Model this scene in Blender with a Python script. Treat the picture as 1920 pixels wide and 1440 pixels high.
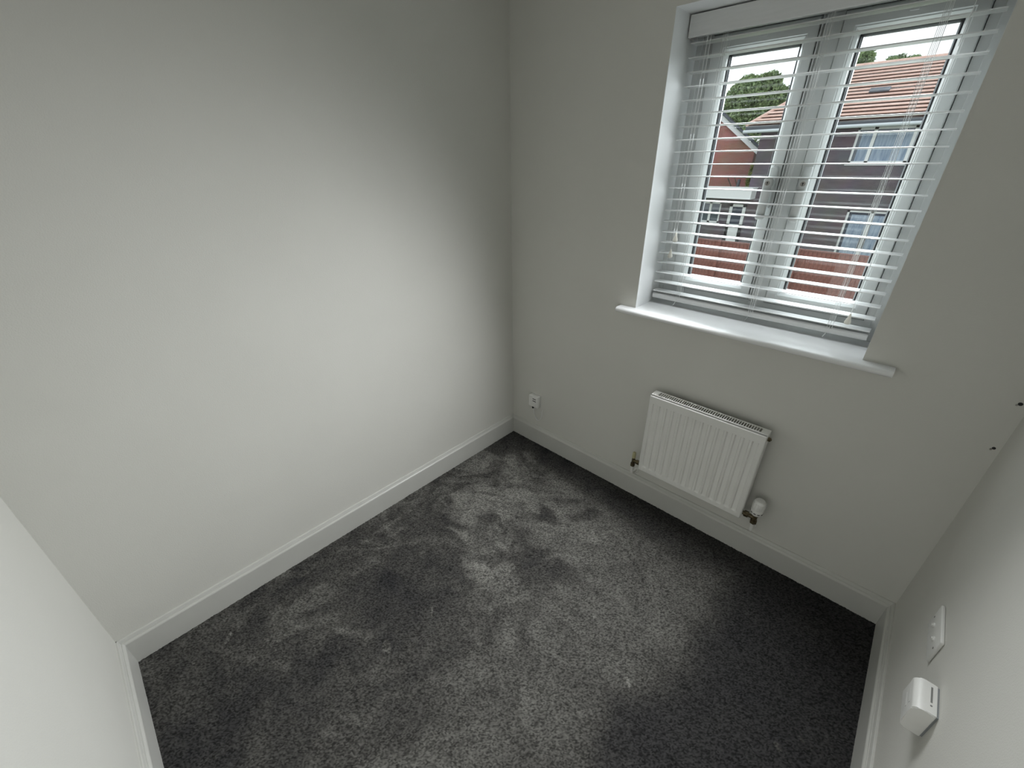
import bpy, bmesh, math, random
import numpy as np
from mathutils import Vector, Matrix
random.seed(7); rng = np.random.default_rng(11)
for o in list(bpy.data.objects): bpy.data.objects.remove(o)
S = bpy.context.scene; C = S.collection

# ------------------------------------------------------------------ camera
CAM = Vector((1.7049, -1.7940, 1.6964)); YAW, PITCH, ROLL, F = -0.7627, 0.4938, -0.0105, 776.6135
fw = Vector((math.cos(PITCH)*math.sin(YAW), math.cos(PITCH)*math.cos(YAW), -math.sin(PITCH)))
rt = Vector((math.cos(YAW), -math.sin(YAW), 0)); up = rt.cross(fw)
R2 = rt*math.cos(ROLL)+up*math.sin(ROLL); U2 = -rt*math.sin(ROLL)+up*math.cos(ROLL)
cd = bpy.data.cameras.new('camera'); cam = bpy.data.objects.new('camera', cd); C.objects.link(cam)
cd.sensor_width = 36; cd.lens = 36*F/1920; cd.clip_start = 0.02; cd.clip_end = 300
m = Matrix((R2, U2, -fw)).transposed().to_4x4(); m.translation = CAM; cam.matrix_world = m
S.camera = cam

# ------------------------------------------------------------------ sky, daylight, exposure
S.view_settings.view_transform = 'Standard'; S.view_settings.look = 'None'
S.view_settings.exposure = 0.0; S.view_settings.gamma = 1; S.view_settings.use_curve_mapping = False
w = bpy.data.worlds.new('overcast_sky'); S.world = w; w.use_nodes = True
bg = w.node_tree.nodes['Background']; bg.inputs[0].default_value = (0.93, 0.97, 1.0, 1); bg.inputs[1].default_value = 1.42
ld = bpy.data.lights.new('daylight', 'AREA'); ld.shape = 'RECTANGLE'; ld.size = 5.0; ld.size_y = 2.4
ld.energy = 600; ld.color = (0.90, 0.96, 1.0)
lo = bpy.data.objects.new('daylight', ld); C.objects.link(lo); lo.location = (1.15, 2.1, 3.1)
lo.rotation_euler = (Vector((1.25, 0.1, 1.6))-lo.location).to_track_quat('-Z', 'Y').to_euler(); lo.visible_camera = False
# unseen strip lamps added room-side of the blind as window daylight, aimed down
for k in range(9):
    sd = bpy.data.lights.new('window_fill', 'AREA'); sd.shape = 'RECTANGLE'; sd.size = .66; sd.size_y = .075; sd.spread = math.radians(118)
    sd.energy = 1.75; sd.color = (0.955, 0.975, 1.0)
    so = bpy.data.objects.new('window_fill', sd); C.objects.link(so); so.location = (1.25, -.064, 1.33+k*.084)
    so.rotation_euler = Vector((-.20, -.79, -.58)).to_track_quat('-Z', 'Y').to_euler(); so.visible_camera = False

for k in range(5):      # more unseen lamps added in the recess to brighten sill board and reveals
    sd = bpy.data.lights.new('recess_fill', 'AREA'); sd.shape = 'RECTANGLE'; sd.size = .80; sd.size_y = .03; sd.energy = .26; sd.color = (0.91, 0.96, 1.0)
    so = bpy.data.objects.new('recess_fill', sd); C.objects.link(so); so.location = (1.25, .108, 1.25+k*.18)
    so.rotation_euler = Vector((0, -.45, -.89)).to_track_quat('-Z', 'Y').to_euler(); so.visible_camera = False
# unseen fill lamp added low behind the camera to lift the window wall
dl = bpy.data.lights.new('rear_fill_light', 'AREA'); dl.shape = 'RECTANGLE'; dl.size = .75; dl.size_y = .9; dl.energy = 2.3; dl.color = (1.0, .985, .95)
do = bpy.data.objects.new('rear_fill_light', dl); C.objects.link(do); do.location = (1.62, -2.15, .58); do.rotation_euler = (math.radians(84), 0, 0); do.visible_camera = False

# ------------------------------------------------------------------ materials
def new_mat(name, col=(.8, .8, .8), rough=.6, metal=0, spec=.5):
    mt = bpy.data.materials.new(name); mt.use_nodes = True
    b = mt.node_tree.nodes['Principled BSDF']; b.inputs['Base Color'].default_value = (*col, 1)
    b.inputs['Roughness'].default_value = rough; b.inputs['Metallic'].default_value = metal
    b.inputs['Specular IOR Level'].default_value = spec
    return mt
def nd(mt, t, **k):
    n = mt.node_tree.nodes.new(t)
    for a, v in k.items():
        if a in n.inputs: n.inputs[a].default_value = v
        else: setattr(n, a, v)
    return n
def lk(mt, a, b): mt.node_tree.links.new(a, b)
def bsdf(mt): return mt.node_tree.nodes['Principled BSDF']
def noisy(name, c1, c2, scale, rough=.6, bump=0.0, bscale=None, spec=.5, detail=4, stretch=None):
    mt = new_mat(name, c1, rough, 0, spec)
    tc = nd(mt, 'ShaderNodeTexCoord'); src = tc.outputs['Object']
    if stretch:
        mp = nd(mt, 'ShaderNodeMapping'); mp.inputs['Scale'].default_value = stretch; lk(mt, src, mp.inputs[0]); src = mp.outputs[0]
    n = nd(mt, 'ShaderNodeTexNoise', Scale=scale, Detail=detail); lk(mt, src, n.inputs['Vector'])
    r = nd(mt, 'ShaderNodeValToRGB'); r.color_ramp.elements[0].position = .3; r.color_ramp.elements[1].position = .7
    r.color_ramp.elements[0].color = (*c1, 1); r.color_ramp.elements[1].color = (*c2, 1)
    lk(mt, n.outputs['Fac'], r.inputs[0]); lk(mt, r.outputs[0], bsdf(mt).inputs['Base Color'])
    if bump:
        n2 = nd(mt, 'ShaderNodeTexNoise', Scale=bscale or scale, Detail=3); lk(mt, src, n2.inputs['Vector'])
        bp = nd(mt, 'ShaderNodeBump', Strength=bump, Distance=.002); lk(mt, n2.outputs['Fac'], bp.inputs['Height']); lk(mt, bp.outputs[0], bsdf(mt).inputs['Normal'])
    return mt
M = {}
M['wall'] = noisy('wall_paint', (.66, .655, .61), (.68, .675, .63), 3.0, .75, .25, 260, .25)
M['reveal'] = noisy('reveal_paint', (.80, .82, .82), (.83, .84, .84), 3.0, .55, .2, 220, .3)
M['ceiling'] = noisy('ceiling_paint', (.80, .80, .78), (.82, .82, .8), 3.0, .8, .2, 200, .2)
M['gloss'] = noisy('satin_white_paint', (.56, .56, .525), (.59, .59, .555), 6.0, .38, .08, 60, .5)
M['board'] = noisy('window_board_paint', (.80, .81, .80), (.84, .85, .85), 8.0, .25, .06, 30, .5)
M['pvc'] = noisy('white_upvc', (.62, .64, .635), (.65, .665, .66), 20.0, .30, 0, None, .5)
M['slat'] = noisy('white_blind_slat', (.70, .71, .70), (.74, .745, .74), 12.0, .35, .1, 40, .5, stretch=(1, 12, 12))
M['cord'] = new_mat('white_cord', (.75, .76, .75), .8)
M['tassel'] = new_mat('cream_plastic', (.62, .60, .53), .4)
M['enamel'] = noisy('white_radiator_enamel', (.80, .80, .765), (.82, .82, .79), 15, .33, 0, None, .5)
M['plastic'] = noisy('white_plastic', (.78, .78, .75), (.81, .81, .78), 30, .35)
M['dark'] = new_mat('dark_recess', (.02, .02, .02), .8)
M['brass'] = noisy('tarnished_brass', (.07, .055, .035), (.20, .16, .09), 90, .38); bsdf(M['brass']).inputs['Metallic'].default_value = .7
M['capyel'] = new_mat('yellowed_plastic', (.50, .47, .28), .5)
M['gasket'] = new_mat('black_rubber_gasket', (.012, .012, .016), .5)
M['spacer'] = new_mat('grey_spacer_bar', (.38, .40, .42), .35, .6)
M['steel'] = new_mat('dull_metal', (.35, .34, .32), .35, .9)
g = bpy.data.materials.new('window_glass'); g.use_nodes = True; nt = g.node_tree; nt.nodes.clear()
o_ = nt.nodes.new('ShaderNodeOutputMaterial'); mx = nt.nodes.new('ShaderNodeMixShader'); tr = nt.nodes.new('ShaderNodeBsdfTransparent')
gl = nt.nodes.new('ShaderNodeBsdfGlossy'); gl.inputs['Roughness'].default_value = 0; fr = nt.nodes.new('ShaderNodeFresnel'); fr.inputs[0].default_value = 1.5
tr.inputs[0].default_value = (.97, .985, .98, 1)
nt.links.new(fr.outputs[0], mx.inputs[0]); nt.links.new(tr.outputs[0], mx.inputs[1]); nt.links.new(gl.outputs[0], mx.inputs[2]); nt.links.new(mx.outputs[0], o_.inputs[0])
M['glass'] = g
def brick_mat(name, a, b, mortar, ax='XZ'):
    mt = new_mat(name, a, .85, 0, .2)
    tc = nd(mt, 'ShaderNodeTexCoord'); sp = nd(mt, 'ShaderNodeSeparateXYZ'); cb = nd(mt, 'ShaderNodeCombineXYZ')
    lk(mt, tc.outputs['Object'], sp.inputs[0]); ad = nd(mt, 'ShaderNodeMath', operation='ADD')
    lk(mt, sp.outputs[0], ad.inputs[0]); lk(mt, sp.outputs[1], ad.inputs[1])
    lk(mt, ad.outputs[0], cb.inputs[0]); lk(mt, sp.outputs[2], cb.inputs[1])
    br = nd(mt, 'ShaderNodeTexBrick', Scale=1.0); br.inputs['Brick Width'].default_value = .225; br.inputs['Row Height'].default_value = .075
    br.inputs['Mortar Size'].default_value = .006; br.inputs['Color1'].default_value = (*a, 1); br.inputs['Color2'].default_value = (*b, 1); br.inputs['Mortar'].default_value = (*mortar, 1)
    lk(mt, cb.outputs[0], br.inputs['Vector'])
    n = nd(mt, 'ShaderNodeTexNoise', Scale=1.3, Detail=5); lk(mt, tc.outputs['Object'], n.inputs['Vector'])
    mm = nd(mt, 'ShaderNodeMix', data_type='RGBA', blend_type='MULTIPLY'); mm.inputs[0].default_value = .5
    lk(mt, br.outputs['Color'], mm.inputs[6]); lk(mt, n.outputs['Color'], mm.inputs[7]); mm.clamp_result = False
    gm = nd(mt, 'ShaderNodeBrightContrast'); lk(mt, mm.outputs[2], gm.inputs[0])
    lk(mt, gm.outputs[0], bsdf(mt).inputs['Base Color'])
    return mt
M['brownbrick'] = brick_mat('dark_brown_brick', (.17, .145, .165), (.135, .115, .135), (.16, .15, .16))
M['redbrick'] = brick_mat('red_brick', (.52, .23, .20), (.46, .20, .17), (.42, .30, .27))
M['tile_orange'] = noisy('orange_clay_tile', (.62, .42, .36), (.76, .56, .49), 3.5, .8, 0, None, .2, 6)
M['tile_dark'] = noisy('dark_slate_tile', (.07, .08, .10), (.13, .15, .18), 4, .6, 0, None, .3)
M['white_board'] = new_mat('white_fascia', (.80, .83, .84), .4)
M['gutter'] = new_mat('black_gutter', (.06, .07, .085), .35)
M['gutter_w'] = new_mat('pale_gutter', (.62, .68, .72), .4)
M['fence'] = noisy('red_brown_timber', (.15, .055, .045), (.33, .13, .105), 9, .85, 0, None, .2, 6, stretch=(8, 8, .8))
M['farglass'] = new_mat('dark_house_glass', (.05, .07, .10), .05, 0, .8)
M['curtain'] = noisy('pale_blue_curtain', (.20, .27, .38), (.40, .48, .58), 5, .8, 0, None, .2, 3, stretch=(3, 1, .3))
M['leaf1'] = noisy('green_leaves', (.12, .19, .09), (.32, .42, .20), 2.0, .8, 0, None, .2)
M['leaf2'] = noisy('yellow_green_leaves', (.28, .30, .07), (.16, .2, .06), 3.0, .8, 0, None, .2)
M['bark'] = noisy('bark', (.10, .08, .06), (.18, .14, .1), 6, .9)
M['grass'] = noisy('lawn_grass', (.10, .15, .05), (.16, .20, .08), 4, .95)

# ------------------------------------------------------------------ mesh helpers
def box(bm, x0, x1, y0, y1, z0, z1, bev=0, seg=2, mtx=None):
    r = bmesh.ops.create_cube(bm, size=1)
    vs = r['verts']
    for v in vs: v.co = Vector(((x0+x1)/2+v.co.x*(x1-x0), (y0+y1)/2+v.co.y*(y1-y0), (z0+z1)/2+v.co.z*(z1-z0)))
    if bev:
        es = list({e for v in vs for e in v.link_edges})
        rr = bmesh.ops.bevel(bm, geom=es, offset=bev, segments=seg, affect='EDGES', profile=.5)
        vs = list({v for f in rr['faces'] for v in f.verts} | {v for v in vs if v.is_valid})
    if mtx is not None:
        for v in vs: v.co = mtx @ v.co
    return bm
def prof(bm, pts, axis, a, b, mtx=None):
    """extrude a closed 2-D outline along an axis; for 'x' the pts are (y,z), for 'y' (x,z), for 'z' (x,y)"""
    def P(p, t):
        return {'x': (t, p[0], p[1]), 'y': (p[0], t, p[1]), 'z': (p[0], p[1], t)}[axis]
    A = [bm.verts.new(P(p, a)) for p in pts]; B = [bm.verts.new(P(p, b)) for p in pts]
    n = len(pts)
    for i in range(n): bm.faces.new((A[i], A[(i+1) % n], B[(i+1) % n], B[i]))
    bm.faces.new(A); bm.faces.new(B)
    if mtx is not None:
        for v in A+B: v.co = mtx @ v.co
def tube(bm, pts, r, n=8, cap=True):
    pts = [Vector(p) for p in pts]; rings = []
    for i, p in enumerate(pts):
        d = (pts[min(i+1, len(pts)-1)]-pts[max(i-1, 0)]).normalized()
        a = d.orthogonal().normalized() if i == 0 else (rings[-1][1]-d*rings[-1][1].dot(d)).normalized()
        b = d.cross(a); rr = r[i] if isinstance(r, (list, tuple)) else r
        rings.append(([bm.verts.new(p+(a*math.cos(t)+b*math.sin(t))*rr) for t in [2*math.pi*k/n for k in range(n)]], a))
    for i in range(len(rings)-1):
        A, B = rings[i][0], rings[i+1][0]
        for k in range(n): bm.faces.new((A[k], A[(k+1) % n], B[(k+1) % n], B[k]))
    if cap: bm.faces.new(rings[0][0]); bm.faces.new(rings[-1][0])
def cyl(bm, p, q, r, n=16): tube(bm, [p, q], r, n)
def nb(): return bmesh.new()
def obj(name, bm, mat, parent=None, smooth=False, **tags):
    me = bpy.data.meshes.new(name)
    bmesh.ops.recalc_face_normals(bm, faces=bm.faces[:]); bm.to_mesh(me); bm.free()
    o = bpy.data.objects.new(name, me); C.objects.link(o)
    for mm in (mat if isinstance(mat, (list, tuple)) else [mat]): me.materials.append(mm)
    if smooth:
        me.polygons.foreach_set('use_smooth', [True]*len(me.polygons))
        try: me.set_sharp_from_angle(angle=math.radians(35))
        except Exception: pass
    if parent is not None:
        o.parent = parent; 
        o.matrix_parent_inverse = parent.matrix_world.inverted()
    for k, v in tags.items(): o[k] = v
    return o
def thing(name, loc, label, cat, group=None):
    o = bpy.data.objects.new(name, None); C.objects.link(o); o.location = loc; o.empty_display_size = .05
    o.matrix_world = Matrix.Translation(loc)
    o['label'] = label; o['category'] = cat
    if group: o['group'] = group
    return o
def sempty(name, loc):
    o = bpy.data.objects.new(name, None); C.objects.link(o); o.location = loc; o.matrix_world = Matrix.Translation(loc); o['kind'] = 'structure'; return o

# ------------------------------------------------------------------ room shell
W, L, H = 2.0916, 2.1641, 2.42
XA, XB, ZS, ZT = .8123, 1.6873, 1.0731, 2.1714
YF = .225            # face of the window frame behind the room face of the wall
TH = .30
bm = nb()
for a in ((-.1, XA, 0, TH, -.2, H+.1), (XB, W+.1, 0, TH, -.2, H+.1), (XA, XB, 0, TH, -.2, ZS-.024), (XA, XB, 0, TH, ZT, H+.1)): box(bm, *a)
wb = obj('wall_back', bm, M['wall'], kind='structure')
bm = nb(); e = .0015
box(bm, XA-.004, XA+.0005, .0006, YF+.03, ZS, ZT); box(bm, XB-.0005, XB+.004, .0006, YF+.03, ZS, ZT); box(bm, XA, XB, .0006, YF+.03, ZT-.0005, ZT+.004)
obj('reveal', bm, M['reveal'], wb)
bm = nb(); box(bm, -.1, 0, -L-.1, 0, -.2, H+.1); obj('wall_left', bm, M['wall'], kind='structure')
bm = nb(); box(bm, W, W+.1, -L-.1, 0, -.2, H+.1); obj('wall_right', bm, M['wall'], kind='structure')
bm = nb(); box(bm, 0, W, -L-.1, -L, -.2, H+.1); obj('wall_front', bm, M['wall'], kind='structure')
bm = nb(); box(bm, -.1, W+.1, -L-.1, TH, H, H+.1); obj('ceiling', bm, M['ceiling'], kind='structure')
bm = nb(); box(bm, 0, W, -L, 0, -.1, -.012); obj('floor', bm, new_mat('underlay', (.2, .2, .2), .9), kind='structure')
# skirting with a grooved, sloped top
SK = [(0, -.012), (.0191, -.012), (.0191, .1085), (.0175, .1124), (.0135, .1165), (.0125, .1195), (.0105, .1195), (.0085, .126), (.0065, .1305), (.004, .132), (0, .132)]
def skirt(name, f, axis, a, b, t=.0191):
    bm = nb()
    pts = [f(p) for p in SK]; prof(bm, pts, axis, a, b); obj(name, bm, M['gloss'], kind='structure')
skirt('baseboard_back', lambda p: (-p[0], p[1]), 'x', 0, W)
skirt('baseboard_left', lambda p: (p[0], p[1]), 'y', -L, 0)
skirt('baseboard_right', lambda p: (W-p[0], p[1]), 'y', -L, 0)
skirt('baseboard_front', lambda p: (-L+p[0], p[1]), 'x', 0, W)
# small caulk bead lines on top of the back skirting are left to the profile groove
# window board (sill) with rounded nose and horns
bm = nb()
def nose(y0, y1, z0, z1, n=8):
    r = (z1-z0)/2; zc = (z0+z1)/2
    return [(y1, z0), (y1, z1)]+[(y0+r-math.sin(t)*r, zc+math.cos(t)*r) for t in [math.pi*k/n for k in range(n+1)]]
prof(bm, nose(-.052, .0, ZS-.024, ZS), 'x', .735, 1.778)
prof(bm, [(0, ZS-.024), (0, ZS), (YF+.01, ZS), (YF+.01, ZS-.024)], 'x', XA, XB)
for xe, s in ((.735, -1), (1.778, 1)):   # rounded horns
    c = [( -.052+.012-math.sin(t)*.012, ZS-.012+math.cos(t)*.012) for t in [math.pi*k/8 for k in range(9)]]
bmesh.ops.remove_doubles(bm, verts=bm.verts[:], dist=1e-5)
sill = obj('trim_1', bm, M['board'], smooth=True, kind='structure')

# ------------------------------------------------------------------ window
win = sempty('window_1', ((XA+XB)/2, YF, ZS))
GL = (.9365, 1.180); GR = (1.3455, 1.5905); GZ = (1.200, 2.052)
bm = nb()
oy0, oy1 = YF, YF+.07
for a in ((XA, .872, oy0, oy1, ZS-.02, ZT), (1.641, XB, oy0, oy1, ZS-.02, ZT), (.872, 1.641, oy0, oy1, 2.116, ZT), (.872, 1.641, oy0, oy1, ZS-.02, 1.147)): box(bm, *a)
for x0, x1, s in ((XA, XA+.022, 1), (XB-.022, XB, -1)):      # stepped outer trim
    box(bm, x0, x1, oy0-.006, oy0, ZS, ZT, .002)
r0, r1 = YF+.0555, YF+.07
for a in ((.86, .905, 1.13, 2.13), (1.615, 1.65, 1.13, 2.13), (1.20, 1.322, 1.13, 2.13), (.86, 1.65, 2.085, 2.13), (.86, 1.65, 1.13, 1.178)): box(bm, a[0], a[1], r0, r1, a[2], a[3])
obj('window_frame', bm, M['pvc'], win)
bm = nb()
box(bm, 1.229, 1.292, oy0-.004, oy1, 1.147, 2.116, .002)
box(bm, 1.2315, 1.2365, oy0-.012, oy0-.003, 1.15, 2.113, .0015)
box(bm, 1.2415, 1.2445, oy0-.010, oy0-.003, 1.15, 2.113, .0012)
obj('mullion', bm, M['pvc'], win)
def sash(x0, x1, gx, hx, side):
    z0, z1 = 1.1505, 2.1125; gz = GZ; ys = YF-.012; yg = YF+.022
    # four stiles with a face, a chamfer and a glazing bead
    def ring(r0, r1):
        (a0, a1, b0, b1, ya), (c0, c1, d0, d1, yc) = r0, r1
        A = [bm.verts.new(p) for p in ((a0, ya, b0), (a1, ya, b0), (a1, ya, b1), (a0, ya, b1))]
        B = [bm.verts.new(p) for p in ((c0, yc, d0), (c1, yc, d0), (c1, yc, d1), (c0, yc, d1))]
        for i in range(4): bm.faces.new((A[i], A[(i+1) % 4], B[(i+1) % 4], B[i]))
    bm = nb()
    g0, g1, h0, h1 = gx[0], gx[1], gz[0], gz[1]
    Rs = [(x0, x1, z0, z1, YF+.055), (x0, x1, z0, z1, ys+.004), (x0+.003, x1-.003, z0+.003, z1-.003, ys),
          (g0-.018, g1+.018, h0-.018, h1+.018, ys), (g0-.015, g1+.015, h0-.015, h1+.015, ys+.003), (g0-.012, g1+.012, h0-.012, h1+.012, ys+.003),
          (g0-.003, g1+.003, h0-.003, h1+.003, ys+.016), (g0, g1, h0, h1, yg), (g0, g1, h0, h1, YF+.055)]
    for i in range(len(Rs)): ring(Rs[i], Rs[(i+1) % len(Rs)])
    bmesh.ops.remove_doubles(bm, verts=bm.verts[:], dist=1e-6)
    s = obj('sash', bm, M['pvc'], win)
    bm = nb(); t = .004
    for a in ((g0, g0+t, h0, h1), (g1-t, g1, h0, h1), (g0, g1, h0, h0+t), (g0, g1, h1-t, h1)): box(bm, a[0], a[1], yg-.004, yg+.002, a[2], a[3])
    obj('gasket', bm, M['gasket'], s)
    bm = nb(); t = .0085
    for a in ((g0, g0+t, h0, h1), (g1-t, g1, h0, h1), (g0, g1, h0, h0+t), (g0, g1, h1-t, h1)): box(bm, a[0], a[1], yg+.008, yg+.018, a[2], a[3])
    obj('spacer_bar', bm, M['spacer'], s)
    for yy in (yg+.004, yg+.021):
        bm = nb(); vs = [bm.verts.new(p) for p in ((g0+.0005, yy, h0+.0005), (g1-.0005, yy, h0+.0005), (g1-.0005, yy, h1-.0005), (g0+.0005, yy, h1-.0005))]; bm.faces.new(vs)
        obj('glass_pane', bm, M['glass'], s)
    # espagnolette handle
    bm = nb()
    box(bm, hx-.014, hx+.014, ys-.012, ys, 1.520, 1.668, .006, 3)
    cyl(bm, (hx, ys-.012, 1.612), (hx, ys-.03, 1.612), .013, 20)
    lx = hx+side*.003
    box(bm, lx-.016, lx+.016, ys-.045, ys-.028, 1.480, 1.630, .0078, 4)
    h = obj('handle', bm, M['pvc'], s, smooth=True)
    bm = nb(); cyl(bm, (lx, ys-.044, 1.612), (lx, ys-.0462, 1.612), .0085, 20); cyl(bm, (lx, ys-.046, 1.612), (lx, ys-.0468, 1.612), .0065, 20)
    obj('lock_barrel', bm, M['steel'], s)
    bm = nb(); cyl(bm, (lx, ys-.0466, 1.614), (lx, ys-.0473, 1.614), .0028, 10); box(bm, lx-.0012, lx+.0012, ys-.0473, ys-.0466, 1.6065, 1.613)
    obj('keyhole', bm, M['dark'], s)
    # little drain / trickle caps along the top rail
    bm = nb(); xm = (g0+g1)/2
    box(bm, xm-.011, xm+.011, ys-.003, ys, z1-.030, z1-.023, .0012)
    obj('cap', bm, M['pvc'], s)
sash(.8748, 1.2273, GL, 1.2045, -1)
sash(1.2937, 1.6388, GR, 1.3170, 1)

# ------------------------------------------------------------------ venetian blind
blind = thing('venetian_blind', ((XA+XB)/2, .157, ZS), 'white wooden-slat venetian blind hanging open inside the window recess above the sill', 'blind')
BX0, BX1, BY0, BY1 = .8245, 1.6735, .132, .181
bm = nb(); box(bm, .818, 1.682, .112, .124, 2.098, 2.166, .003); box(bm, .818, .826, .124, .175, 2.098, 2.166); box(bm, 1.674, 1.682, .124, .175, 2.098, 2.166)
obj('valance', bm, M['slat'], blind)
bm = nb(); box(bm, .828, 1.672, .130, .185, 2.108, 2.158, .002); obj('headrail', bm, M['slat'], blind)
def slat_bm():
    bm = nb(); yc = (BY0+BY1)/2; hw = (BY1-BY0)/2; t = .0028; n = 6; pts = []
    for k in range(n+1):
        u = -1+2*k/n; pts.append((yc+u*hw, -.0018*u*u+t/2))
    for k in range(n, -1, -1):
        u = -1+2*k/n; pts.append((yc+u*hw, -.0018*u*u-t/2))
    prof(bm, pts, 'x', BX0, BX1); return bm
sl0 = None; PIT = .0453; zs_ = [1.6786+(9-i)*PIT for i in range(0, 22)]
for i, z in enumerate(zs_):
    if sl0 is None:
        sl0 = obj('slat', slat_bm(), M['slat'], blind, smooth=True); sl = sl0
    else:
        sl = sl0.copy(); C.objects.link(sl)
    sl.location.z = z + random.uniform(-.0008, .0008)
    sl.rotation_euler = (0, random.uniform(-.0012, .0012), 0)
    # keep the tiny roll centred on the slat
    sl.location.z += 0
    sl.location.z += math.tan(sl.rotation_euler[1])*((BX0+BX1)/2)
bm = nb(); prof(bm, [(BY0+.002, 1.104), (BY0+.006, 1.0985), (BY1-.006, 1.0985), (BY1-.002, 1.104), (BY1-.002, 1.117), (BY1-.006, 1.122), (BY0+.006, 1.122), (BY0+.002, 1.117)], 'x', BX0+.001, BX1-.001)
obj('bottom_rail', bm, M['slat'], blind)
LX = (.948, 1.268, 1.549)
for lx in LX:
    bm = nb()
    for yy in (BY0-.0015, BY1+.0015):
        for dx in (-.004, .004): tube(bm, [(lx+dx, yy, 2.11), (lx+dx, yy, 1.105)], .0007, 5)
    for z in zs_:
        for dx in (-.004, .004): tube(bm, [(lx+dx, BY0-.0015, z-.003), (lx+dx, BY1+.0015, z-.003)], .0006, 4)
    tube(bm, [(lx+.012, BY0-.002, 2.1), (lx+.012, BY0-.002, 1.12)], .0009, 5)
    tube(bm, [(lx-.004, BY0-.002, 1.106), (lx-.001, BY0-.008, 1.098), (lx-.007, BY0-.012, 1.085)], .0009, 5)
    obj('ladder_cord', bm, M['cord'], blind)
def tassel_pull(x0, x1, y, z1, z0):
    bm = nb(); tube(bm, [(x0, y+.012, 2.112), (x0, y, 2.09), ((x0+x1)/2, y, (2.09+z1)/2), (x1, y, z1)], .0011, 6)
    c = obj('pull_cord', bm, M['cord'], blind)
    bm = nb(); hgt = z1-z0
    rs = [(0, .0026), (.15, .004), (.4, .006), (.65, .0095), (.85, .011), (.95, .009), (1, .004)]
    tube(bm, [(x1, y, z1-hgt*a+.001) for a, r in rs], [r for a, r in rs], 14)
    obj('tassel', bm, M['tassel'], c, smooth=True)
tassel_pull(1.606, 1.601, .118, 1.190, 1.150)
tassel_pull(.905, .900, .118, 1.408, 1.368)
tassel_pull(.893, .888, .118, 1.335, 1.297)

# ------------------------------------------------------------------ radiator
RX0, RX1, RZ0, RZ1, RYF, RYB = .998, 1.506, .256, .706, -.100, -.040
rad = thing('radiator', ((RX0+RX1)/2, -.07, RZ0), 'white steel panel radiator with vertical ribs and slotted top grille under the window', 'radiator')
# front panel: pressed flutes
bm = nb(); nf = 14; m0 = .016; fw_ = (RX1-RX0-2*m0)/nf
xs = [RX0, RX0+.004]; ds = [.004, 0.0]
for k in range(nf):
    a = RX0+m0+k*fw_
    for u, d in ((.0, 0), (.12, .0), (.24, .0062), (.5, .0070), (.76, .0062), (.88, 0)):
        xs.append(a+u*fw_); ds.append(d)
xs += [RX1-m0, RX1-.004, RX1]; ds += [0, 0, .004]
zr = [(RZ0, .004, 0), (RZ0+.004, 0, 0), (RZ0+.026, 0, 0), (RZ0+.031, 0, .55), (RZ0+.037, 0, 1), (RZ1-.046, 0, 1), (RZ1-.0425, 0, .95), (RZ1-.040, 0, 0), (RZ1-.004, 0, 0), (RZ1, .004, 0)]
gv = [[bm.verts.new((x, RYF+e0+d*k_ if not (i in (0, len(xs)-1)) else RYF+.004, z)) for i, (x, d) in enumerate(zip(xs, ds))] for z, e0, k_ in zr]
for j in range(len(zr)-1):
    for i in range(len(xs)-1): bm.faces.new((gv[j][i], gv[j][i+1], gv[j+1][i+1], gv[j+1][i]))
box(bm, RX0+.001, RX1-.001, RYF+.0145, RYF+.017, RZ0+.002, RZ1-.003)
for a in ((RX0, RX0+.002, RYF+.004, RYF+.016, RZ0, RZ1), (RX1-.002, RX1, RYF+.004, RYF+.016, RZ0, RZ1), (RX0, RX1, RYF+.004, RYF+.016, RZ0, RZ0+.002)): box(bm, *a)
obj('front_panel', bm, M['enamel'], rad, smooth=True)
bm = nb()       # folded convector fins behind the panel
for k in range(34):
    x = RX0+.02+k*(RX1-RX0-.04)/33; box(bm, x-.0005, x+.0005, RYF+.018, RYB-.004, RZ0+.02, RZ1-.03)
obj('convector_fins', bm, M['enamel'], rad, kind='stuff')
for x0, x1 in ((RX0+.0005, RX0+.002), (RX1-.002, RX1-.0005)):
    bm = nb(); box(bm, x0, x1, RYF+.010, RYB, RZ0+.02, RZ1+.001, .0006); obj('side_cover', bm, M['enamel'], rad)
bm = nb()       # top grille frame + bars
zt0, zt1 = RZ1-.001, RZ1+.0025; gx0, gx1 = RX0+.03, RX1-.03; gy0, gy1 = RYF+.020, RYB-.008
for a in ((RX0+.001, RX1-.001, RYF+.010, gy0), (RX0+.001, RX1-.001, gy1, RYB), (RX0+.001, gx0, gy0, gy1), (gx1, RX1-.001, gy0, gy1)): box(bm, a[0], a[1], a[2], a[3], zt0, zt1)
ng = 45
for k in range(1, ng):
    x = gx0+k*(gx1-gx0)/ng; box(bm, x-.0015, x+.0015, gy0, gy1, zt0, zt1)
box(bm, gx0-.002, gx1+.002, gy0-.002, gy1+.002, zt0-.003, zt0, 0) if False else None
obj('top_grille', bm, M['enamel'], rad)
bm = nb(); box(bm, gx0-.004, gx1+.004, gy0-.003, gy1+.003, zt0-.034, zt0-.032); obj('grille_shade_plate', bm, M['dark'], rad)  # dark plate stands in for the shade inside the grille slots
for x in (RX0+.1, RX1-.1):
    bm = nb(); box(bm, x-.015, x+.015, RYB, -.0005, RZ0+.05, RZ1-.05); obj('wall_bracket', bm, M['enamel'], rad)
bm = nb(); cyl(bm, (RX1-.001, -.062, RZ1-.028), (RX1+.010, -.062, RZ1-.028), .009, 6); cyl(bm, (RX1+.009, -.062, RZ1-.028), (RX1+.013, -.062, RZ1-.028), .004, 8)
obj('bleed_valve', bm, M['brass'], rad)
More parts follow.
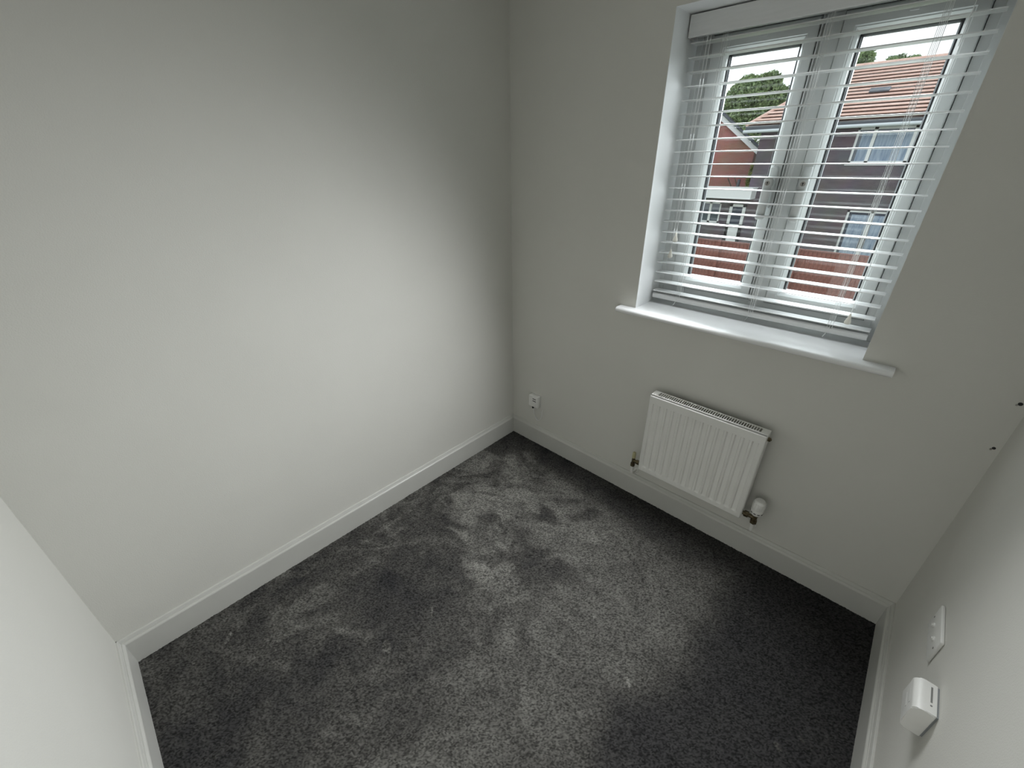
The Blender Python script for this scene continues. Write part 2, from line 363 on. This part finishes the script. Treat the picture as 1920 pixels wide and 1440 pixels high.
# lockshield valve, left
bm = nb(); vx, vy = .952, -.064
cyl(bm, (vx, vy, .238), (vx, vy, .292), .0085, 16); cyl(bm, (vx, vy, .232), (vx, vy, .250), .0125, 6); cyl(bm, (vx, vy, .268), (RX0, vy, .268), .0085, 12); cyl(bm, (vx+.018, vy, .268), (vx+.034, vy, .268), .0125, 6)
lsv = obj('lockshield_valve', bm, M['brass'], rad, smooth=True)
bm = nb(); tube(bm, [(vx, vy, .286), (vx, vy, .288), (vx, vy, .318), (vx, vy, .321)], [.0098, .0102, .0090, .007], 16); obj('valve_cap', bm, M['capyel'], lsv, smooth=True, label='yellowed plastic cap')
def pipe(x, y, z0, z1, zw):
    bm = nb(); pts = [(x, y, z1)]+[(x, y+(1-math.cos(t))*(-y*.6), z0-math.sin(t)*(z0-zw)) for t in [math.pi/2*k/6 for k in range(7)]]+[(x, -.0005, zw)]
    tube(bm, pts, .0078, 14)
    tube(bm, [(x, -.004, zw), (x, .0, zw)], .013, 16)
    obj('pipe', bm, M['enamel'], rad, smooth=True, label='white painted pipe')
pipe(vx, vy, .20, .236, .165)
# thermostatic valve, right
vx, vy = 1.556, -.064
bm = nb()
cyl(bm, (vx, vy, .246), (vx, vy, .292), .0105, 16); cyl(bm, (vx, vy, .240), (vx, vy, .258), .0145, 6); cyl(bm, (RX1, vy, .270), (vx, vy, .270), .0095, 12); cyl(bm, (RX1+.006, vy, .270), (RX1+.024, vy, .270), .0145, 6)
cyl(bm, (vx, vy, .284), (vx, vy, .296), .015, 8)
tv = obj('thermostatic_valve', bm, M['brass'], rad, smooth=True)
bm = nb(); prf = [(.292, .015), (.294, .0205), (.300, .0235), (.312, .025), (.322, .025), (.324, .0236), (.327, .0236), (.329, .025), (.352, .0245), (.366, .0225), (.372, .018), (.3735, .006)]
tube(bm, [(vx, vy, z) for z, r in prf], [r for z, r in prf], 32)
for k in range(16):
    t = 2*math.pi*k/16; mt_ = Matrix.Translation((vx, vy, 0)) @ Matrix.Rotation(t, 4, 'Z'); box(bm, .0235, .0262, -.0022, .0022, .334, .362, .0008, 1, mt_)
hd = obj('thermostat_head', bm, M['plastic'], tv, smooth=True, label='ribbed white thermostat head')
bm = nb()
for k in range(10):
    t = 2*math.pi*k/10+.2; mt_ = Matrix.Translation((vx, vy, 0)) @ Matrix.Rotation(t, 4, 'Z'); box(bm, .0243, .0254, -.0045, .0045, .307, .3105, 0, 1, mt_)
obj('vent_slots', bm, M['dark'], tv)
pipe(vx, vy, .205, .242, .178)

# ------------------------------------------------------------------ wall fittings
tel = thing('telephone_socket', (.210, 0, .32), 'small white socket box with hanging cord loop, low beside the far corner', 'socket')
bm = nb(); box(bm, .168, .250, -.004, -.0002, .282, .366, .0012); box(bm, .172, .246, -.033, -.004, .284, .364, .004, 3); obj('socket_box', bm, M['plastic'], tel, smooth=True)
bm = nb()
for z in (.342, .327): box(bm, .205, .232, -.0338, -.0325, z, z+.005)
obj('slot', bm, M['dark'], tel)
bm = nb(); box(bm, .186, .226, -.0345, -.033, .296, .314, .001); obj('cover_flap', bm, M['plastic'], tel)
bm = nb(); pts = []
for k in range(17):
    t = math.pi*k/16; pts.append((.232-.035*math.cos(t), -.010, .255-.075*math.sin(t)))
tube(bm, [(.196, -.016, .290), (.196, -.014, .272)]+pts+[(.268, -.006, .268), (.268, -.0002, .272)], .0022, 6); obj('cord', bm, M['cord'], tel, smooth=True)
bm = nb(); box(bm, .191, .200, -.022, -.010, .262, .286, .001); obj('cord_plug', bm, M['dark'], tel, label='dark plug')

sk = thing('wall_plate', (W, -.475, .516), 'flat white double-width wall plate low on the right-hand wall, above the boxy unit', 'socket')
bm = nb(); box(bm, W-.009, W-.0002, -.549, -.403, .472, .558, .003, 3); obj('faceplate', bm, M['plastic'], sk, smooth=True)
for y in (-.450, -.502):
    bm = nb(); cyl(bm, (W-.0088, y, .515), (W-.0125, y, .515), .0065, 20); cyl(bm, (W-.0125, y, .515), (W-.015, y, .515), .0035, 16); obj('outlet', bm, M['plastic'], sk, smooth=True)
for y in (-.416, -.536):
    bm = nb(); cyl(bm, (W-.0088, y, .515), (W-.0098, y, .515), .0032, 12); obj('screw', bm, M['steel'], sk)

pu = thing('plug_in_unit', (W, -.722, .50), 'boxy white plug-in unit with a slotted top, on the right-hand wall below the flat plate', 'device')
bm = nb()
arc = [(W-.0045, .540)]+[(W-.024-.021*math.sin(t), .524+.016*math.cos(t)) for t in [math.pi/2*k/8 for k in range(9)]]
out = arc+[(W-.045, .462), (W-.042, .452), (W-.034, .447), (W-.0045, .447)]
prof(bm, out, 'y', -.768, -.677)
bmesh.ops.bevel(bm, geom=[e for e in bm.edges if all(abs(v.co.y+.768) < 1e-4 for v in e.verts) or all(abs(v.co.y+.677) < 1e-4 for v in e.verts)], offset=.002, segments=2, affect='EDGES')
obj('case', bm, M['plastic'], pu, smooth=True)
bm = nb(); box(bm, W-.0045, W-.0002, -.765, -.680, .450, .537); obj('back_plate', bm, M['spacer'], pu)
bm = nb(); box(bm, W-.0165, W-.0130, -.735, -.690, .5392, .5406, 0); cyl(bm, (W-.0148, -.744, .5392), (W-.0148, -.744, .5406), .0022, 12); obj('top_slot', bm, new_mat('grey_slot', (.22, .22, .21), .6), pu)
bm = nb()
for z in (.515, .495): prof(bm, [(W-.0452, z), (W-.0452, z-.010), (W-.0458, z-.005)], 'y', -.742, -.702)
obj('front_button', bm, M['plastic'], pu)

for (x, z, r, lab) in ((2.0715, 1.049, .0055, 'upper of two small dark screw holes near the right-hand corner'), (2.0765, .890, .0045, 'lower of two small dark screw holes near the right-hand corner')):
    t = thing('screw_hole', (x, 0, z), lab, 'hole', 'screw holes near the right corner')
    bm = nb(); tube(bm, [(x, -.0012, z), (x, -.0002, z)], r, 10); obj('hole', bm, M['dark'], t)
    bm = nb(); box(bm, x-r-.003, x-r+.002, -.0022, -.0003, z-.008, z-.002, .0006); obj('wall_plug', bm, M['steel'], t)

# ------------------------------------------------------------------ fitted carpet (real relief, twisted pile)
st = .0042; x0, x1, y0, y1 = .004, W-.004, -L+.004, -.004
nx = int((x1-x0)/st)+1; ny = int((y1-y0)/st)+1
xs = np.linspace(x0, x1, nx); ys = np.linspace(y0, y1, ny); X, Y = np.meshgrid(xs, ys)
def fnoise(scale, seed, aniso=(1, 1), rot=0):
    r = np.random.default_rng(seed); c, s = math.cos(rot), math.sin(rot)
    u = (X*c+Y*s)*scale*aniso[0]+50; v = (-X*s+Y*c)*scale*aniso[1]+50
    g_ = r.random((256, 256)); i = np.floor(u).astype(int); j = np.floor(v).astype(int); fu = u-i; fv = v-j
    fu = fu*fu*(3-2*fu); fv = fv*fv*(3-2*fv); i %= 256; j %= 256; i1 = (i+1) % 256; j1 = (j+1) % 256
    return (g_[i, j]*(1-fu)+g_[i1, j]*fu)*(1-fv)+(g_[i, j1]*(1-fu)+g_[i1, j1]*fu)*fv
def fbm(scale, seed, **k): return sum(fnoise(scale*2**q, seed+q, **k)*.5**q for q in range(4))/1.875
wx = (fbm(3.2, 5)-.5)*.42; wy = (fbm(3.2, 15)-.5)*.42
def blob(cx, cy, rx, ry, a, warp=1.0, hard=2.2):
    a = math.radians(a); dx = X+wx*warp-cx; dy = Y+wy*warp-cy; u = (dx*math.cos(a)+dy*math.sin(a))/rx; v = (-dx*math.sin(a)+dy*math.cos(a))/ry
    d = np.sqrt(u*u+v*v); return 1/(1+np.exp((d-1)*hard*2.2))
nap = .60+(fbm(2.0, 31)-.5)*.25
def mixto(val, mask): 
    global nap
    nap = nap*(1-mask)+val*mask
mixto(.40, blob(.40, -1.50, .50, .75, 0, 1.2, 2.5)*.8)                      # darker left third
mixto(.20, blob(.55, -1.25, .28, .20, 30, 1.6, 3)*.75)
mixto(.18, blob(.78, -1.42, .20, .16, 20, 1.6, 3)*.7)
mixto(.22, blob(.60, -1.95, .34, .20, 0, 1.4, 3)*.75)
mixto(.62, blob(.34, -1.72, .20, .16, 40, 1.4, 3)*.6)
mixto(.15, np.clip(1-(Y+wy*.5+.0 < -.20)*1.0, 0, 1)*0)
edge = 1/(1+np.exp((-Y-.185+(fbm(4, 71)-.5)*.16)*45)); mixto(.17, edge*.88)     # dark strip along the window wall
mixto(.86, blob(.34, -.52, .28, .24, -35, 1.0, 3)*.75)                       # pale swept area near the far corner
mixto(.92, blob(.62, -.84, .34, .12, -32, 1.0, 3)*.7)
mixto(.85, blob(.56, -.34, .26, .10, -20, 1.0, 3)*.6)
mixto(.28, blob(.70, -.50, .12, .08, -30, 1.6, 4)*.85)
mixto(.30, blob(.93, -.36, .10, .10, 0, 1.6, 4)*.7)
mixto(.26, blob(.92, -.74, .12, .06, 20, 1.6, 4)*.6)
mixto(.70, blob(1.30, -.62, .34, .26, 10, .8, 3)*.6)
mixto(.68, blob(1.10, -1.25, .34, .40, 0, .8, 2)*.5)
xe = 1.60-.16*np.clip((-Y-.72)*2.2, 0, 1)
rightd = 1/(1+np.exp(-((X+wx*.45)-xe)*38)); rightd *= 1-.0*Y
mixto(.10, rightd*.93)                                                       # dark pile on the right
mixto(.14, blob(1.62, -1.05, .17, .22, 0, 1.0, 4)*.8); mixto(.30, blob(1.55, -1.30, .1, .14, 0, 1.2, 4)*.5)
# brushed swirls: domain-warped ridges
sx, sy = X.copy(), Y.copy(); X = sx+(fbm(3, 301)-.5)*.5; Y = sy+(fbm(3, 311)-.5)*.5
sw = fbm(8.5, 321, aniso=(1, 1.9), rot=.6); sw2 = fbm(16, 331); X, Y = sx, sy
sw = np.clip((sw-.5)*4.2, -1, 1); sw2 = np.clip((sw2-.5)*3.5, -1, 1)
amp = np.clip(1.25-.75*X-.10*Y*0, .12, 1)*np.clip(1.15+.0*Y, 0, 1)
amp = np.maximum(amp, blob(.70, -.50, .45, .35, -30, .4, 3)*.85)
nap = nap*(1+.30*amp*sw+.20*amp*sw2)+.03*amp*sw
st1 = fbm(5, 91, aniso=(3.5, .8), rot=.5); nap += (st1-.5)*.34*np.clip(1.2-X, 0, 1)
sm = fbm(9, 131); nap += (sm-.5)*.16
tw = (fnoise(22, 171, aniso=(1, .35), rot=.9) > .93)*(fnoise(6, 191) > .62); nap += tw*.35
nap = np.clip(nap, 0.02, 1)
Z = rng.normal(0, .0011, X.shape)+(fnoise(60, 211)-.5)*.0016-.0015
Xj = X+rng.normal(0, .0009, X.shape); Yj = Y+rng.normal(0, .0009, X.shape)
Xj = np.clip(Xj, x0, x1); Yj = np.clip(Yj, y0, y1)
co = np.stack([Xj, Yj, Z], -1).reshape(-1, 3).astype(np.float32)
idx = np.arange(nx*ny).reshape(ny, nx); q = np.stack([idx[:-1, :-1], idx[:-1, 1:], idx[1:, 1:], idx[1:, :-1]], -1).reshape(-1, 4)
me = bpy.data.meshes.new('carpet'); me.vertices.add(len(co)); me.vertices.foreach_set('co', co.ravel())
me.loops.add(q.size); me.loops.foreach_set('vertex_index', q.ravel().astype(np.int32)); me.polygons.add(len(q))
me.polygons.foreach_set('loop_start', np.arange(0, q.size, 4, dtype=np.int32)); me.polygons.foreach_set('loop_total', np.full(len(q), 4, np.int32))
me.update(calc_edges=True); me.validate()
at_ = me.attributes.new('nap', 'FLOAT', 'POINT'); at_.data.foreach_set('value', nap.ravel().astype(np.float32))
tf = me.attributes.new('tuft', 'FLOAT', 'POINT'); tf.data.foreach_set('value', rng.random(nx*ny).astype(np.float32))
cm = new_mat('charcoal_twist_pile', (.1, .1, .1), 1.0, 0, .1)
A1 = nd(cm, 'ShaderNodeAttribute', attribute_name='nap'); A2 = nd(cm, 'ShaderNodeAttribute', attribute_name='tuft')
rp = nd(cm, 'ShaderNodeValToRGB'); el = rp.color_ramp.elements
el[0].position = 0; el[0].color = (.024, .024, .026, 1); el[1].position = 1; el[1].color = (.175, .172, .157, 1)
e2 = rp.color_ramp.elements.new(.5); e2.color = (.068, .066, .061, 1)
lk(cm, A1.outputs['Fac'], rp.inputs[0])
sp = nd(cm, 'ShaderNodeMapRange'); sp.inputs['To Min'].default_value = .30; sp.inputs['To Max'].default_value = 1.75; lk(cm, A2.outputs['Fac'], sp.inputs['Value'])
vm = nd(cm, 'ShaderNodeVectorMath', operation='SCALE'); lk(cm, rp.outputs[0], vm.inputs[0]); lk(cm, sp.outputs[0], vm.inputs['Scale']); lk(cm, vm.outputs[0], bsdf(cm).inputs['Base Color'])
me.materials.append(cm)
carpet = bpy.data.objects.new('carpet', me); C.objects.link(carpet); carpet['kind'] = 'stuff'
carpet['label'] = 'charcoal grey twist-pile fitted carpet with brushed lighter and darker patches'; carpet['category'] = 'carpet'

# ------------------------------------------------------------------ outside
CY = CAM.y
def HX(u, D): return CAM.x+u*D
def HZ(v, D): return CAM.z+v*D
bm = nb(); box(bm, -60, 60, TH+.02, 90, -2.9, -2.6); obj('ground', bm, M['grass'], kind='structure')
# garden fence
DF = 16.0; yf = CY+DF; ft = HZ(-.157, DF)
fence = thing('garden_fence', (HX(-.2, DF), yf, -2.6), 'red-brown timber close-board garden fence seen through the lower window panes', 'fence')
fb = None; n = 0; xx = HX(-.62, DF); pw = .118
while xx < HX(.32, DF):
    if fb is None:
        bm = nb(); prof(bm, [(0, 0), (pw+.01, -.012), (pw+.01, .010), (0, .012)], 'z', -2.58, ft-.03)
        fb = obj('board', bm, M['fence'], fence); b_ = fb
    else:
        b_ = fb.copy(); C.objects.link(b_)
    b_.matrix_world = Matrix.Translation((xx, yf+random.uniform(-.004, .004), random.uniform(-.008, .008))) ; xx += pw
bm = nb(); box(bm, HX(-.62, DF), HX(.32, DF), yf-.03, yf+.03, ft-.03, ft); obj('capping_rail', bm, M['fence'], fence)
for k in range(7):
    x = HX(-.62, DF)+k*2.4; bm = nb(); box(bm, x-.05, x+.05, yf-.11, yf-.012, -2.6, ft+.02); obj('post', bm, M['fence'], fence)

def far_window(parent, u0, u1, v0, v1, D, lights, curtain=False, name='window', door=False):
    """frame bars as a part, each pane a sub-part"""
    y = CY+D; X0, X1, Z0, Z1 = HX(u0, D), HX(u1, D), HZ(v0, D), HZ(v1, D); t = .075
    bm = nb()
    box(bm, X0, X1, y-.03, y+.05, Z1-t, Z1); box(bm, X0, X1, y-.03, y+.05, Z0, Z0+t)
    box(bm, X0, X0+t, y-.03, y+.05, Z0, Z1); box(bm, X1-t, X1, y-.03, y+.05, Z0, Z1)
    for l in lights: xl = X0+l*(X1-X0); box(bm, xl-.055, xl+.055, y-.03, y+.05, Z0, Z1)
    if not door: box(bm, X0-.08, X1+.08, y-.10, y+.02, Z0-.07, Z0)
    f = obj(name, bm, M['white_board'], parent)
    ed = [0]+list(lights)+[1]
    for a, b in zip(ed[:-1], ed[1:]):
        xa_, xb_ = X0+a*(X1-X0)+.055, X0+b*(X1-X0)-.055
        bm = nb(); box(bm, xa_, xb_, y+.0, y+.012, Z0+t*.9, Z1-t*.9); obj('pane', bm, M['farglass'], f)
        if curtain:
            bm = nb(); n_ = 24; pts = []
            wA, wB = xa_+(.02 if a > 0 else .12), xb_
            for k in range(n_+1): pts.append((wA+(wB-wA)*k/n_, y-.004+.004*math.sin(k*1.7)))
            for k in range(n_): bm.faces.new([bm.verts.new((pts[k][0], pts[k][1], Z0+t)), bm.verts.new((pts[k+1][0], pts[k+1][1], Z0+t)), bm.verts.new((pts[k+1][0], pts[k+1][1], Z1-t*2.2)), bm.verts.new((pts[k][0], pts[k][1], Z1-t*2.2))])
            bmesh.ops.remove_doubles(bm, verts=bm.verts[:], dist=1e-4)
            obj('curtain', bm, M['curtain'], f)
    return f

# --- dark brown brick house with the orange tiled hipped roof
D = 23.0; yh = CY+D
hb = thing('brown_brick_house', (HX(-.15, D), yh, -2.6), 'dark brown brick house with orange tiled hipped roof behind the garden fence', 'house')
xl, xr = HX(-.288, D), HX(.12, D); ez = HZ(.050, D)
def wall_with_holes(bm, x0, x1, z0, z1, y0, y1, holes):
    xs_ = sorted({x0, x1, *[h[0] for h in holes], *[h[1] for h in holes]}); zz = sorted({z0, z1, *[h[2] for h in holes], *[h[3] for h in holes]})
    for a, b in zip(xs_[:-1], xs_[1:]):
        for c, d in zip(zz[:-1], zz[1:]):
            mx_, mz = (a+b)/2, (c+d)/2
            if not any(h[0] < mx_ < h[1] and h[2] < mz < h[3] for h in holes): box(bm, a, b, y0, y1, c, d)
def hole(u0, u1, v0, v1): return (HX(u0, D), HX(u1, D), HZ(v0, D), HZ(v1, D))
bm = nb(); wall_with_holes(bm, xl, xr, -2.6, ez+.05, yh-.06, yh+.1, [hole(-.138, -.056, -.009, .044), hole(-.114, -.036, -.185, -.083)])
box(bm, xl, xr, yh+.1, yh+6.8, -2.6, ez)
obj('wall', bm, M['brownbrick'], hb)
far_window(hb, -.138, -.056, -.009, .044, D, (.30, .93), True)
far_window(hb, -.114, -.036, -.185, -.083, D, (.46,), True, 'patio_door', True)
bm = nb()
for s in (-1, 1): box(bm, HX(-.078, D)-.03+s*.07, HX(-.078, D)+.0+s*.07, yh-.08, yh-.03, HZ(-.150, D), HZ(-.128, D), .006)
obj('door_handle', bm, M['gutter'], hb)
# roof slopes as tile courses
De = D-.40; e_l = HX(-.319, De); e_r = xr+.5; d_r = 3.75; pitch = math.radians(30); hipk = .66; nco = 16
z_e = HZ(.0545, De); ye = CY+De
for k in range(nco):
    e0, e1 = d_r*k/nco, d_r*(k+1)/nco+.03
    z0, z1 = z_e+math.tan(pitch)*e0, z_e+math.tan(pitch)*e1
    bm = nb(); tt = .095
    xa0, xa1 = e_l+hipk*e0, e_l+hipk*e1; xb0, xb1 = e_r-hipk*e0, e_r-hipk*e1
    # course front lip is proud of the one below
    V = [bm.verts.new(p) for p in ((xa0, ye+e0, z0+tt-.022), (xb0, ye+e0, z0+tt-.022), (xb1, ye+e1, z1), (xa1, ye+e1, z1), (xa0, ye+e0-.01, z0+tt), (xb0, ye+e0-.01, z0+tt), (xb1, ye+e1, z1+.018), (xa1, ye+e1, z1+.018))]
    for f in ((0, 1, 2, 3), (4, 5, 6, 7), (0, 1, 5, 4), (1, 2, 6, 5), (2, 3, 7, 6), (3, 0, 4, 7)): bm.faces.new([V[i] for i in f])
    obj('tile_course', bm, M['tile_orange'], hb)
zr_ = z_e+math.tan(pitch)*d_r; rl, rr_ = e_l+hipk*d_r, e_r-hipk*d_r
bm = nb(); V = [bm.verts.new(p) for p in ((e_l, ye, z_e), (rl, ye+d_r, zr_), (e_l, ye+2*d_r, z_e), (e_r, ye, z_e), (rr_, ye+d_r, zr_), (e_r, ye+2*d_r, z_e))]
for f in ((0, 1, 2), (3, 4, 5), (1, 2, 5, 4), (0, 2, 5, 3)): bm.faces.new([V[i] for i in f])
obj('roof_back', bm, M['tile_orange'], hb)
bm = nb(); tube(bm, [(rl-.1, ye+d_r, zr_+.05), (rr_+.1, ye+d_r, zr_+.05)], .09, 8); tube(bm, [(e_l, ye, z_e+.05), (rl, ye+d_r, zr_+.05)], .07, 8); tube(bm, [(e_r, ye, z_e+.05), (rr_, ye+d_r, zr_+.05)], .07, 8)
obj('ridge_tiles', bm, M['tile_orange'], hb)
bm = nb(); box(bm, e_l, e_r, ye-.02, ye+.02, z_e-.17, z_e-.005); box(bm, e_l, e_l+.03, ye, ye+2*d_r, z_e-.17, z_e); box(bm, e_l, e_r, ye+.0, yh, z_e-.17, z_e-.15)
obj('fascia', bm, M['gutter'], hb)
bm = nb(); tube(bm, [(e_l-.05, ye-.08, z_e-.20), (e_r+.05, ye-.08, z_e-.14)], .062, 10); obj('gutter', bm, M['gutter_w'], hb)
bm = nb(); xv = HX(-.127, D+1.4); zv = z_e+math.tan(pitch)*1.75
mt_ = Matrix.Translation((xv, ye+1.75, zv+.08)) @ Matrix.Rotation(pitch, 4, 'X'); box(bm, -.32, .32, -.14, .14, -.01, .05, .01, 1, mt_); obj('roof_vent', bm, M['tile_dark'], hb)
# --- single-storey link with white porch canopy, window and door
ext = thing('brick_extension', (HX(-.38, D), yh, -2.6), 'dark brick single-storey wing with white boxed porch canopy beside the brown house', 'house')
bm = nb(); x_l = HX(-.62, D)
wall_with_holes(bm, x_l, xl, -2.6, HZ(-.056, D), yh-.06, yh+.1, [hole(-.402, -.333, -.122, -.081), hole(-.3145, -.289, -.185, -.083)])
box(bm, x_l, xl, yh+.1, yh+1.2, -2.6, HZ(-.056, D))
obj('wall', bm, M['brownbrick'], ext)
far_window(ext, -.402, -.333, -.122, -.081, D, (.34, .68), False)
y = yh-.09
bm = nb(); X0, X1, Z0, Z1 = HX(-.3145, D), HX(-.2835, D), -2.55, HZ(-.083, D)
box(bm, X0, X0+.13, y-.04, y+.03, Z0, Z1); box(bm, X1-.13, X1, y-.04, y+.03, Z0, Z1); box(bm, X0, X1, y-.04, y+.03, Z1-.11, Z1); box(bm, X0, X1, y-.04, y+.03, Z0, HZ(-.1215, D)); box(bm, X0+.16, X1-.16, y-.06, y-.03, Z0+.3, HZ(-.127, D), .01)
dr = obj('door', bm, M['white_board'], ext)
bm = nb(); box(bm, X0+.13, X1-.13, y-.01, y, HZ(-.1215, D), Z1-.11); obj('pane', bm, M['farglass'], dr)
Dc = D-.8; yc_ = CY+Dc
bm = nb(); box(bm, x_l, HX(-.281, Dc), yc_, yh-.06, HZ(-.0735, Dc), HZ(-.0545, Dc)); box(bm, x_l, HX(-.281, Dc)+.03, yc_-.03, yh-.05, HZ(-.0545, Dc), HZ(-.0525, Dc)); obj('porch_canopy', bm, M['white_board'], ext)
bm = nb(); tube(bm, [(HX(-.318, D), yh+.6, HZ(-.057, D)), (HX(-.318, D), yh+.6, HZ(-.038, D))], .07, 10); obj('flue_pipe', bm, M['gutter'], ext)
# --- red brick house, gable towards us
D2 = 26.0; y2 = CY+D2
hr = thing('red_brick_house', (HX(-.4, D2), y2, -2.6), 'red brick gable end with dark tiled roof and white bargeboard, left of the brown house', 'house')
wxr = HX(-.293, D2); sl_ = .775; tipx, tipz = HX(-.283, D2), HZ(.013, D2); apx = tipx-4.6; apz = tipz+sl_*4.6; wxl = 2*apx-wxr; zw = tipz+sl_*(tipx-wxr)
bm = nb(); prof(bm, [(wxl, -2.6), (wxr, -2.6), (wxr, zw-.15), (apx, apz-.15), (wxl, zw-.15)], 'y', y2, y2+6); obj('wall', bm, M['redbrick'], hr)
for s in (-1, 1):
    ex = tipx if s > 0 else 2*apx-tipx
    bm = nb(); prof(bm, [(apx, apz-.27), (apx, apz-.02), (ex, tipz-.02), (ex, tipz-.27)], 'y', y2-.16, y2-.12); obj('bargeboard', bm, M['white_board'], hr)
    ncr = 18; vv = Vector((ex-apx, 0, tipz-apz))
    for k in range(ncr):
        a, b = k/ncr, (k+1)/ncr+.01
        P0 = Vector((apx, 0, apz))+vv*a; P1 = Vector((apx, 0, apz))+vv*min(b, 1.01); nn = Vector((-vv.z, 0, vv.x)).normalized()*(1 if s > 0 else -1)
        if nn.z < 0: nn = -nn
        q_ = [(P0.x, P0.z), (P1.x, P1.z), (P1.x+nn.x*.11, P1.z+nn.z*.11), (P0.x+nn.x*.05, P0.z+nn.z*.05)]
        bm = nb(); prof(bm, q_, 'y', y2-.26, y2+6.2); obj('tile_course', bm, M['tile_dark'], hr)

hr_p = Vector((wxr, y2, 0)); bpy.context.view_layer.update()
Rm = Matrix.Translation(hr_p) @ Matrix.Rotation(math.radians(14), 4, 'Z') @ Matrix.Translation(-hr_p); hr.matrix_world = Rm @ hr.matrix_world

# --- trees and shrub beyond the houses
def leaves(bm_co, bm_f, c, r, n, size, rg):
    d = rg.normal(size=(n, 3)); d /= np.linalg.norm(d, axis=1)[:, None]
    # lumpy crown: push clusters in and out
    k = rg.normal(size=(26, 3)); k /= np.linalg.norm(k, axis=1)[:, None]
    lump = np.max(d @ k.T, axis=1); rad = (.60+.42*lump**6)*(rg.random(n)**.22)
    P = np.array(c)+d*rad[:, None]*np.array(r)
    a = rg.normal(size=(n, 3)); a /= np.linalg.norm(a, axis=1)[:, None]; b = np.cross(a, rg.normal(size=(n, 3))); b /= np.linalg.norm(b, axis=1)[:, None]
    sz = size*(.6+.8*rg.random(n))[:, None]; base = sum(len(x) for x in bm_co)
    Q = np.stack([P-a*sz, P-b*sz*.5, P+a*sz, P+b*sz*.5], 1).reshape(-1, 3); bm_co.append(Q)
    bm_f.append(np.arange(base, base+4*n).reshape(-1, 4))
def tree(name, blobs, mat, label, cat, seed, size, trunk, group=None):
    rg = np.random.default_rng(seed); co_, f_ = [], []
    for c, r, n_ in blobs: leaves(co_, f_, c, r, n_, size, rg)
    t = thing(name, (trunk[0], trunk[1], -2.6), label, cat, group)
    me = bpy.data.meshes.new('foliage'); me.from_pydata(np.concatenate(co_).tolist(), [], np.concatenate(f_).tolist()); me.materials.append(mat)
    o = bpy.data.objects.new('foliage', me); C.objects.link(o); o.parent = t; o.matrix_parent_inverse = t.matrix_world.inverted(); o['kind'] = 'stuff'
    bm = nb(); tube(bm, [(trunk[0], trunk[1], -2.6), (trunk[0]+.1, trunk[1], (trunk[2]-2.6)/2), (trunk[0], trunk[1], trunk[2])], [trunk[3], trunk[3]*.8, trunk[3]*.4], 10); 
    for k in range(5):
        a = k*1.3; tube(bm, [(trunk[0], trunk[1], trunk[2]-1.2-.25*k), (trunk[0]+math.cos(a)*1.2, trunk[1]+math.sin(a)*1.2, trunk[2]-.1)], [trunk[3]*.4, .03], 6)
    obj('trunk', bm, M['bark'], t, smooth=True)
Dt = 39
def TB(u, v, D, ru, rv, n_): return ((HX(u, D), CY+D, HZ(v, D)), (ru*D*1.25, ru*D, rv*D*1.25), n_)
tree('tree', [TB(-.315, .096, Dt, .046, .048, 13000), TB(-.372, .070, Dt, .034, .038, 7000), TB(-.268, .070, Dt, .036, .036, 7000), TB(-.31, .03, Dt, .09, .05, 9000)], M['leaf1'],
     'large bushy green tree behind the roofs, seen through the left pane', 'tree', 3, .12, (HX(-.315, Dt), CY+Dt, HZ(.06, Dt), .3))
Dt = 40
tree('tree', [TB(-.160, .134, Dt, .011, .017, 900), TB(-.166, .122, Dt, .020, .014, 1200), TB(-.15, .10, Dt, .03, .022, 2500)], M['leaf1'],
     'taller slender treetop above the orange roof ridge, at the left of the right pane', 'tree', 4, .13, (HX(-.16, Dt), CY+Dt, HZ(.115, Dt), .2))
Dt = 47
tree('tree', [TB(-.118, .128, Dt, .013, .011, 900), TB(-.100, .126, Dt, .014, .008, 800), TB(-.11, .10, Dt, .04, .020, 2500)], M['leaf1'],
     'low rounded treetop just showing over the orange roof ridge, right of the slender one', 'tree', 5, .13, (HX(-.11, Dt), CY+Dt, HZ(.105, Dt), .2))
Ds = 24.9
tree('shrub', [TB(-.2865, -.045, Ds, .0075, .034, 1500), TB(-.2885, -.10, Ds, .009, .04, 1200)], M['leaf2'],
     'narrow yellow-green shrub in the gap between the red and brown houses', 'shrub', 6, .09, (HX(-.2865, Ds), CY+Ds, HZ(-.03, Ds), .06))
